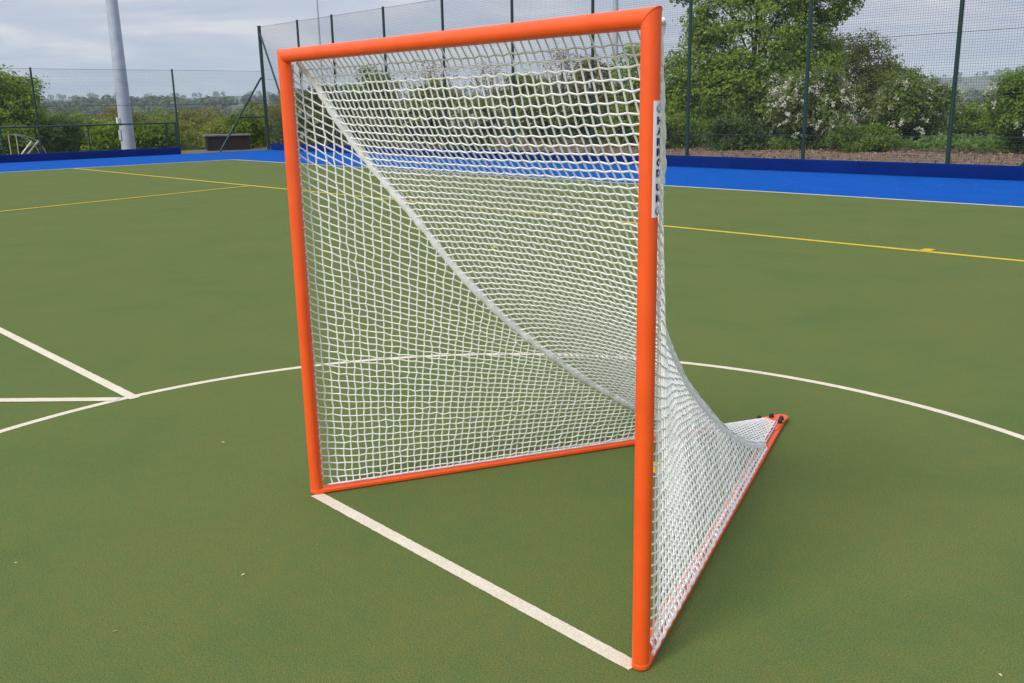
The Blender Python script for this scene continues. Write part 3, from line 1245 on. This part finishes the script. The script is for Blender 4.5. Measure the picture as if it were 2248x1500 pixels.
def crown(lobes, n_cl, per, csize, lsize, mat, parent, name='crown', gap=0.0, zmin=-9, up=0.55):
    P, d = clumps(lobes, n_cl)
    if gap:
        keep = np.array([mnoise.noise(Vector(p) * 0.9) for p in P]) > (gap - 0.5)
        P, d = P[keep], d[keep]
    Q = np.repeat(P, per, 0) + rng.normal(0, 1, (len(P) * per, 3)) * csize * np.array([1, 1, 0.55])
    D = np.repeat(d, per, 0) + np.array([0, 0, up])
    ok = Q[:, 2] > zmin
    mb = MB()
    leaf_mesh(mb, Q[ok], D[ok], lsize)
    return mb.build(name, mat, parent), P


def trunk_limbs(parent, h, r0, targets, mat=None, name='trunk', lean=(0, 0), base=-0.3):
    mb = MB()
    top = Vector((lean[0], lean[1], h))
    spine = []
    for k in range(7):
        u = k / 6
        spine.append((lean[0] * u ** 1.5 + 0.05 * r0 * 10 * math.sin(k * 1.7), lean[1] * u ** 1.5 + 0.05 * r0 * 10 * math.cos(k * 2.1), base + (h - base) * u))
    mb.tube(spine, [r0 * (1.25 if k == 0 else 1 - 0.75 * k / 6) for k in range(7)], 8)
    for tg in targets:
        tg = Vector(tg)
        k = min(5, max(1, int(random.uniform(0.25, 0.85) * 6)))
        s_ = Vector(spine[k])
        mid = s_.lerp(tg, 0.5) + Vector((random.uniform(-.2, .2), random.uniform(-.2, .2), 0.12 * (tg - s_).length))
        r1 = r0 * (1 - 0.75 * k / 6) * 0.6
        mb.tube([s_, s_.lerp(mid, 0.6), mid, tg], [r1, r1 * 0.8, r1 * 0.55, r1 * 0.15], 6)
    return mb.build(name, mat or M['bark'], parent, True)


def gz(x, y):
    if -37.4 < x < 36 and -44 < y < 31:
        return -0.012
    return ground_z(x, y)


def rand_lobes(w, h, z0, n_, r=(0.28, 0.45), flat=0.85):
    """overlapping ellipsoids filling a crown of half-width w between z0 and h"""
    L = [(0, 0, (z0 + h) / 2, w * 0.72, w * 0.72, (h - z0) * 0.42)]
    for k in range(n_):
        a = k * 2.399 + random.uniform(-.4, .4)
        u = (k + 0.5) / n_
        zc = z0 + (h - z0) * (0.14 + 0.78 * u)
        prof = math.sin(math.pi * (0.16 + 0.74 * u)) ** 0.7
        rr_ = w * prof * 0.68
        q_ = w * random.uniform(*r)
        L.append((rr_ * math.cos(a), rr_ * math.sin(a), min(zc, h - q_ * flat), q_, q_, q_ * flat))
    return L


def tree(name, loc, label, cat, lobes, n_cl, per, csize, lsize, mat, h_tr, r_tr, group=None, gap=0.0, trunk_mat=None, extra=None, zmin=0.02):
    root = empty(name, loc, label, cat, group)
    o, P = crown(lobes, n_cl, per, csize, lsize, mat, root, gap=gap, zmin=zmin)
    trunk_limbs(root, h_tr, r_tr, [l[:3] for l in lobes[1:]], trunk_mat)
    if extra:
        extra(root, lobes)
    return root


def blossom(n_sp, per, side=None, zlo=0.0, size=0.035):
    """sprays of white flowers lying on the outside of the crown"""
    def f(root, lobes):
        mb = MB()
        P, d = clumps(lobes[1:], n_sp * 3)
        zc = np.array([l[2] for l in lobes]).mean()
        out_ = np.linalg.norm(P[:, :2], axis=1)
        idx = np.argsort(-out_ + rng.uniform(0, 0.9, len(P)))[:n_sp]
        Pq, Dq = [], []
        for i in idx:
            p, n0 = P[i], d[i].copy()
            n0[2] = abs(n0[2]) * 0.3
            tip = np.array([n0[0], n0[1], -0.35]) + rng.normal(0, 0.3, 3)
            tip /= np.linalg.norm(tip)
            L_ = rng.uniform(0.16, 0.42)
            m_ = int(per * L_ / 0.3)
            u = rng.uniform(0, 1, m_)[:, None]
            Pq.append(p + tip * L_ * u + np.array([0, 0, 0.10]) * (1 - (2 * u - 1) ** 2) + rng.normal(0, 0.035, (m_, 3)))
            Dq.append(np.repeat((n0 + np.array([0, 0, 0.5]))[None], m_, 0))
        leaf_mesh(mb, np.concatenate(Pq), np.concatenate(Dq), size, 0.8)
        mb.build('blossom', M['blossom'], root)
    return f


# --- the big oak on the right
oak_l = [(0, 0, 4.6, 3.0, 2.6, 3.0), (-2.3, 0.3, 3.0, 1.7, 1.7, 1.5), (-3.0, -0.4, 1.9, 1.3, 1.4, 1.2), (2.0, -0.3, 3.3, 1.6, 1.6, 1.4), (1.1, -1.2, 2.0, 1.7, 1.4, 1.3),
         (-0.9, -1.4, 2.4, 1.7, 1.4, 1.5), (2.5, 0.2, 5.6, 1.5, 1.5, 1.1), (3.1, 0.0, 6.4, 1.1, 1.1, 0.8), (0.4, -0.3, 6.6, 1.9, 1.8, 1.2), (-1.7, 0, 5.0, 1.3, 1.3, 1.0),
         (-2.9, 0.1, 6.3, 0.75, 0.8, 0.45), (-2.2, 0.2, 7.2, 0.7, 0.8, 0.5), (0.8, 0, 8.0, 2.0, 1.9, 1.3), (-0.6, 0.2, 8.8, 1.5, 1.4, 1.0), (2.6, 0.1, 7.8, 1.0, 1.0, 0.7), (-2.0, 0, 0.9, 1.4, 1.2, 0.8), (1.6, -0.4, 0.9, 1.5, 1.2, 0.8)]
ANG = rad(31)       # right-vector of the view towards the oak


def turn(lobes, a):
    return [(l[0] * math.cos(a) - l[1] * math.sin(a), l[0] * math.sin(a) + l[1] * math.cos(a), *l[2:]) for l in lobes]


tree('oak_tree', (-19.6, 33.0, gz(-19.6, 33.0)), 'tall bright green oak reaching out of the top right of the picture', 'tree', turn(oak_l, ANG), 3900, 23, 0.19, 0.070, M['leaf_oak'], 6.5, 0.14, gap=0.20)

H = [
    # name, (x,y), half width, height, z0, lobes, label, leaf, kind
    ('broadleaf_tree', (-18.2, 37.6), 2.5, 4.85, 0.4, 15, 'olive green rounded tree right beside the tall oak', 'leaf_olive', 900, 0),
    ('broadleaf_tree', (-17.0, 40.2), 1.35, 3.75, 0.4, 10, 'small darker green tree just right of the olive green one', 'leaf_mid', 420, 0),
    ('hawthorn', (-14.6, 29.0), 1.62, 2.80, 0.12, 14, 'hawthorn thick with drooping white blossom, below the oak', 'leaf_haw', 620, 250),
    ('hawthorn', (-12.5, 32.4), 1.55, 2.62, 0.10, 13, 'grey green hawthorn with white blossom on its left side only', 'leaf_haw', 560, 85),
    ('flowering_bush', (-7.2, 29.2), 1.45, 2.55, 0.25, 13, 'dark leafy bush with pale flower heads at the right edge', 'leaf_mid', 560, 22),
    ('shrub', (-13.8, 40.4), 1.6, 1.95, 0.1, 9, 'low green shrub in the dip right of the hawthorns', 'leaf_mid', 300, 0),
    ('shrub', (-10.6, 38.5), 1.7, 1.75, 0.1, 9, 'light green shrub beyond the last right-hand fence post', 'leaf_oak', 300, 0),
    ('shrub', (-12.1, 28.2), 1.15, 0.85, 0.0, 9, 'low dull green shrub at the foot of the white hawthorns', 'leaf_mid', 280, 0),
    ('shrub', (-19.3, 27.2), 1.35, 1.35, 0.0, 9, 'mid green shrub under the left half of the oak', 'leaf_mid', 300, 0),
    ('shrub', (-16.6, 27.3), 1.2, 1.15, 0.0, 9, 'dark low shrub between the oak and the white hawthorn', 'leaf_dark', 280, 0),
    ('shrub', (-21.6, 27.8), 1.4, 1.7, 0.0, 9, 'leafy shrub at the left foot of the oak', 'leaf_oak', 300, 0),
]
for nm, (x, y), w, h, z0, nl, lab, lf, ncl, nb in H:
    L = rand_lobes(w, h, z0, nl)
    tree(nm, (x, y, gz(x, y)), lab, 'tree' if 'tree' in nm or nm == 'hawthorn' else 'shrub', L, int(ncl * 1.45), 20, 0.14, 0.054, M[lf], h * 0.7, 0.04 + 0.014 * h, gap=0.08,
         extra=blossom(nb, 26) if nb else None)

# --- trees and bushes seen through the goal net
B_ = [
    ('broadleaf_tree', (-36.6, 22.8), 1.9, 3.0, 0.2, 'dark green tree beside the corner fence post', 'leaf_dark', 420, 0),
    ('hawthorn', (-35.2, 20.9), 0.9, 1.65, 0.05, 'small white flowering hawthorn at the foot of the corner post', 'leaf_haw', 260, 46),
    ('broadleaf_tree', (-36.5, 25.4), 1.8, 3.7, 0.4, 'green tree behind the top left corner of the net', 'leaf_mid', 420, 0),
    ('bare_tree', (-35.1, 28.0), 1.7, 4.2, 0.6, 'grey bare-looking tree behind the left part of the net', 'leaf_grey', 230, 0),
    ('broadleaf_tree', (-33.6, 27.2), 1.5, 3.2, 0.3, 'olive tree behind the left middle of the net', 'leaf_olive', 380, 0),
    ('bare_tree', (-32.0, 29.5), 1.5, 3.9, 0.5, 'brown budding tree behind the middle of the net', 'leaf_brown', 300, 0),
    ('broadleaf_tree', (-30.6, 30.4), 1.6, 3.3, 0.3, 'mid green tree behind the middle of the net', 'leaf_mid', 380, 0),
    ('bare_tree', (-28.2, 30.3), 1.4, 4.5, 0.7, 'tall pale grey twiggy tree behind the right half of the net', 'leaf_grey', 300, 0),
    ('broadleaf_tree', (-26.8, 30.8), 1.4, 3.9, 0.4, 'brown green tree behind the net near the right post', 'leaf_brown', 360, 0),
    ('broadleaf_tree', (-24.6, 31.6), 1.7, 4.3, 0.4, 'green tree behind the right goal post', 'leaf_oak', 460, 0),
    ('hawthorn', (-31.2, 24.2), 1.3, 2.0, 0.05, 'white flowering hawthorn behind the left middle of the net', 'leaf_haw', 360, 70),
    ('hawthorn', (-28.6, 25.4), 1.4, 2.1, 0.05, 'white flowering hawthorn behind the centre of the net', 'leaf_haw', 380, 90),
    ('hawthorn', (-26.0, 27.0), 1.3, 2.2, 0.05, 'hawthorn with thin white blossom behind the right of the net', 'leaf_haw', 360, 50),
    ('shrub', (-33.4, 22.6), 1.3, 1.5, 0.0, 'brownish shrub low behind the left part of the net', 'leaf_brown', 260, 0),
    ('shrub', (-23.6, 27.5), 1.4, 1.9, 0.0, 'dark green shrub low behind the right goal post', 'leaf_dark', 320, 0),
    ('shrub', (-27.2, 23.4), 1.1, 0.9, 0.0, 'low dark shrub close behind the fence at mid net', 'leaf_dark', 220, 0),
]
for nm, (x, y), w, h, z0, lab, lf, ncl, nb in B_:
    L = rand_lobes(w, h, z0, 11)
    bare = nm == 'bare_tree'
    tree(nm, (x, y, gz(x, y)), lab, 'shrub' if nm == 'shrub' else 'tree', L, ncl, 12 if bare else 16, 0.16 if bare else 0.14, 0.045 if bare else 0.068, M[lf], h * 0.75, 0.05 + 0.018 * h,
         gap=0.30 if bare else 0.15, trunk_mat=M['twig'] if bare else None, extra=blossom(nb, 24) if nb else None)

# --- left edge tree and the nearer bushes beyond the left fence
L = rand_lobes(2.5, 4.3, 0.3, 15)
tree('broadleaf_tree', (-45.6, 10.6, gz(-45.6, 10.6)), 'fresh green tree at the left edge of the picture', 'tree', L, 1500, 20, 0.18, 0.065, M['leaf_oak'], 3.2, 0.12, gap=0.08)
for (x, y), w, h, lab, lf in [((-42.5, 14.6), 1.5, 1.25, 'bright green bush low beyond the railing, left of the mast', 'leaf_oak'), ((-41.5, 16.2), 1.2, 1.0, 'small leafy bush directly behind the grey mast', 'leaf_mid'),
                              ((-44.5, 13.0), 1.7, 1.4, 'dark bush between the left edge tree and the mast', 'leaf_dark'), ((-47.5, 17.5), 1.8, 1.6, 'dark green thorn tree behind the railing left of the mast', 'leaf_dark'),
                              ((-41.0, 9.6), 1.3, 1.1, 'bush behind the small white goal frames', 'leaf_mid'), ((-43.0, 20.4), 1.5, 1.2, 'olive bush behind the dark wooden box', 'leaf_olive'),
                              ((-39.6, 19.9), 1.0, 1.25, 'bush right of the dark wooden box', 'leaf_mid'), ((-42.0, 22.6), 1.6, 1.9, 'green bush left of the corner fence post', 'leaf_olive')]:
    L = rand_lobes(w, h + 0.5, -0.3, 9)
    tree('shrub', (x, y, gz(x, y)), lab, 'shrub', L, 300, 15, 0.15, 0.07, M[lf], h * 0.6, 0.06, zmin=-1.5)

# --- wood in the valley beyond the left fence: four kinds, copied
protos = []
for k, (lf, w, h) in enumerate([('leaf_brown', 3.4, 7.0), ('leaf_olive', 3.2, 6.6), ('leaf_brown', 2.8, 7.4), ('leaf_mid', 3.0, 6.4), ('leaf_dark', 3.2, 6.8)]):
    root = empty('wood_tree', (0, 0, -50))
    L = rand_lobes(w, h, 1.4, 14)
    crown(L, 620, 13, 0.26, 0.12, M[lf], root, gap=0.12, zmin=0)
    trunk_limbs(root, h * 0.7, 0.16, [l[:3] for l in L[1:]])
    protos.append((root, h))
kinds = ['bronze budding round tree in the valley wood beyond the left fence', 'olive green tree in the valley wood beyond the left fence',
         'slim bronze tree in the valley wood beyond the left fence', 'fresh green tree in the valley wood beyond the left fence', 'dark green tree in the valley wood beyond the left fence']
spots = []
rw = random.Random(12)
for D, n_, top in [(56, 11, -0.35), (66, 12, 0.45), (79, 13, 1.15), (95, 14, 1.9), (118, 15, 2.2)]:
    for k in range(n_):
        az = rad(126 + 46 * (k + rw.uniform(0.1, 0.9)) / n_)
        spots.append((CAM.x + D * math.cos(az) * rw.uniform(.95, 1.05), CAM.y + D * math.sin(az) * rw.uniform(.95, 1.05), CAM.z + top - 1.25 + rw.uniform(-0.6, 0.25)))
used = set()
for x, y, ztop in spots:
    k = rw.choices(range(5), [5, 5, 4, 1.4, 0.3])[0]
    root, h = protos[k]
    if k in used:
        root = copy_tree(root)
    used.add(k)
    z = ground_z(x, y)
    s_ = max(0.35, (ztop - z) / h)
    root.location = (x, y, z)
    root.scale = (min(1.15, s_) * rw.uniform(0.9, 1.15), min(1.15, s_) * rw.uniform(0.9, 1.15), s_)
    root.rotation_euler = (0, 0, rw.uniform(0, 6.28))
    tag(root, kinds[k], 'tree', 'trees of the valley wood')
for k, (root, h) in enumerate(protos):
    if k not in used:
        for c in list(root.children):
            bpy.data.objects.remove(c)
        bpy.data.objects.remove(root)

# --- far woods on the slopes and ridges: one mass
mb = MB()
P, S_ = [], []
rf = np.random.default_rng(3)
cnt = 0
while cnt < 5200:
    az = rad(rf.uniform(104, 172))
    r = rf.choice([rf.uniform(150, 420), rf.uniform(420, 1000), rf.uniform(700, 1000), rf.uniform(1000, 2700)])
    x, y = CAM.x + r * math.cos(az), CAM.y + r * math.sin(az)
    if mnoise.noise(Vector((x * 0.006, y * 0.006, 1.0))) < -0.22 and r < 900:
        continue
    hgt = rf.uniform(4, 8) * (1 + r / 3000)
    P.append((x, y, ground_z(x, y)))
    S_.append(hgt)
    cnt += 1
P = np.array(P)
S_ = np.array(S_)
per = 26
d = rf.normal(0, 1, (len(P) * per, 3))
d /= np.linalg.norm(d, axis=1)[:, None]
Sp = np.repeat(S_, per)
Q = np.repeat(P, per, 0) + np.stack([np.zeros_like(Sp), np.zeros_like(Sp), Sp * 0.52], 1) + d * Sp[:, None] * np.array([0.55, 0.55, 0.48]) * rf.uniform(0.6, 1.0, len(d))[:, None]
u = np.cross(d, rf.normal(0, 1, d.shape))
u /= np.linalg.norm(u, axis=1)[:, None]
w = np.cross(d, u)
s_ = (Sp * 0.20)[:, None]
V = np.stack([Q - u * s_, Q + w * s_, Q + u * s_, Q - w * s_], 1).reshape(-1, 3)
mb.add(V, [(4 * i, 4 * i + 1, 4 * i + 2, 4 * i + 3) for i in range(len(Q))])
tag(mb.build('far_woodland', M['far_leaf']), 'distant blue green woods covering the hills on the horizon', 'woodland', kind='stuff')

# --- ground cover beyond the right fence, and dry leaves on the soil strip
mb = MB()
n_ = 14000
x = rng.uniform(-21, 6, n_)
edge = 28.6 + 0.9 * np.sin(x * 0.9) + 0.10 * (x + 12)
y = edge + rng.uniform(0, 1, n_) ** 1.4 * 9
hh = np.array([0.30 + 0.22 * mnoise.noise(Vector((a * 0.9, b_ * 0.9, 0))) + 0.2 * mnoise.noise(Vector((a * 3, b_ * 3, 4))) for a, b_ in zip(x, y)])
z = np.array([gz(a, b_) for a, b_ in zip(x, y)]) + np.maximum(hh, 0.05) * rng.uniform(0.2, 1.15, n_)
leaf_mesh(mb, np.stack([x, y, z], 1), np.repeat(np.array([[0, -0.4, 0.8]]), n_, 0), 0.085)
tag(mb.build('ground_cover', M['ground_cover']), 'bright green nettles and brambles along the back of the soil strip', 'ground cover', kind='stuff')
mb = MB()
n_ = 9000
x = rng.uniform(-35, 5, n_)
y = rng.uniform(19.1, 29.5, n_)
z = np.full(n_, -0.012) + rng.uniform(0.004, 0.06, n_)
leaf_mesh(mb, np.stack([x, y, z], 1), np.repeat(np.array([[0, -0.2, 1.0]]), n_, 0), 0.05, 0.6)
tag(mb.build('leaf_litter', M['litter_leaf']), 'brown dry leaf litter on the bare soil behind the fence', 'leaf litter', kind='stuff')

# ------------------------------------------------------------------ small things on the turf
bm = bmesh.new()
bmesh.ops.create_icosphere(bm, subdivisions=3, radius=0.033)
me = bpy.data.meshes.new('ball')
bm.to_mesh(me)
bm.free()
me.polygons.foreach_set('use_smooth', [True] * len(me.polygons))
me.materials.append(M['ball'])
ball = bpy.data.objects.new('ball', me)
ball.location = (-4.93, 5.45, 0.033)
C.objects.link(ball)
tag(ball, 'small yellow green ball lying on the turf behind the net', 'ball')
mb = MB()
sp = [(1.75 * math.cos(a), 1.75 * math.sin(a)) for a in np.linspace(0, 6.28, 60)]
for s_ in (0, 1):
    pts = []
    for k in range(33):
        a = k / 32 * 2 * math.pi
        v = Vector((math.cos(a), math.sin(a), 0.55 * math.sin(2 * a) * (1 if s_ == 0 else 1)))
        pts.append(v.normalized() * 0.0331)
    if s_ == 0:
        mb.tube([tuple(p) for p in pts], 0.0012, 5, False)
so = mb.build('ball_seam', M['sticker'], ball)
leafs = [(-0.915, -0.006, 0.016, 'pale dry leaf lying left of the far post'), (0.481, -0.603, 0.014, 'narrow pale dry leaf on the turf in front of the goal line'),
         (0.458, -0.274, 0.006, 'tiny whitish speck of leaf close in front of the goal line'), (0.539, -1.094, 0.013, 'pale dry leaf on the turf near the lower left of the picture'),
         (2.652, 0.727, 0.013, 'whitish dry leaf at the lower right corner of the picture'), (-0.227, -1.189, 0.010, 'tiny pale leaf on the turf at the left edge of the picture')]
for k, (x, y, s_, lab) in enumerate(leafs):
    mb = MB()
    a = k * 1.3 + 0.4
    s_ *= 0.72
    ca, sa = math.cos(a), math.sin(a)
    pts = [(-1, 0, 0.2), (-0.4, 0.35, 0.5), (0.3, 0.33, 0.6), (1, 0, 0.25), (0.3, -0.3, 0.15), (-0.4, -0.33, 0.1)]
    mb.add([(s_ * (px * ca - py * sa), s_ * (px * sa + py * ca), 0.004 + s_ * 0.5 * pz) for px, py, pz in pts], [(0, 1, 5), (1, 2, 4, 5), (2, 3, 4)])
    o = mb.build('dry_leaf', M['pale_leaf'])
    o.location = (x, y, 0.0)
    tag(o, lab, 'leaf', 'dry leaves on the turf')

# ------------------------------------------------------------------ haze: far things fade to blue
mb = MB()
mb.box((-5200, -5200, -260), (5200, 5200, 140))
hz = mb.build('haze', M['cord'])
hm, t, out = new_mat('haze_air')
pv = N(t, 'ShaderNodeVolumePrincipled')
pv.inputs['Color'].default_value = (0.72, 0.86, 1.0, 1)
pv.inputs['Density'].default_value = 0.00022
LK(t, pv.outputs[0], out.inputs['Volume'])
hz.data.materials.clear()
hz.data.materials.append(hm)
tag(hz, 'thin pale blue haze over the distant hills', 'haze', kind='stuff')
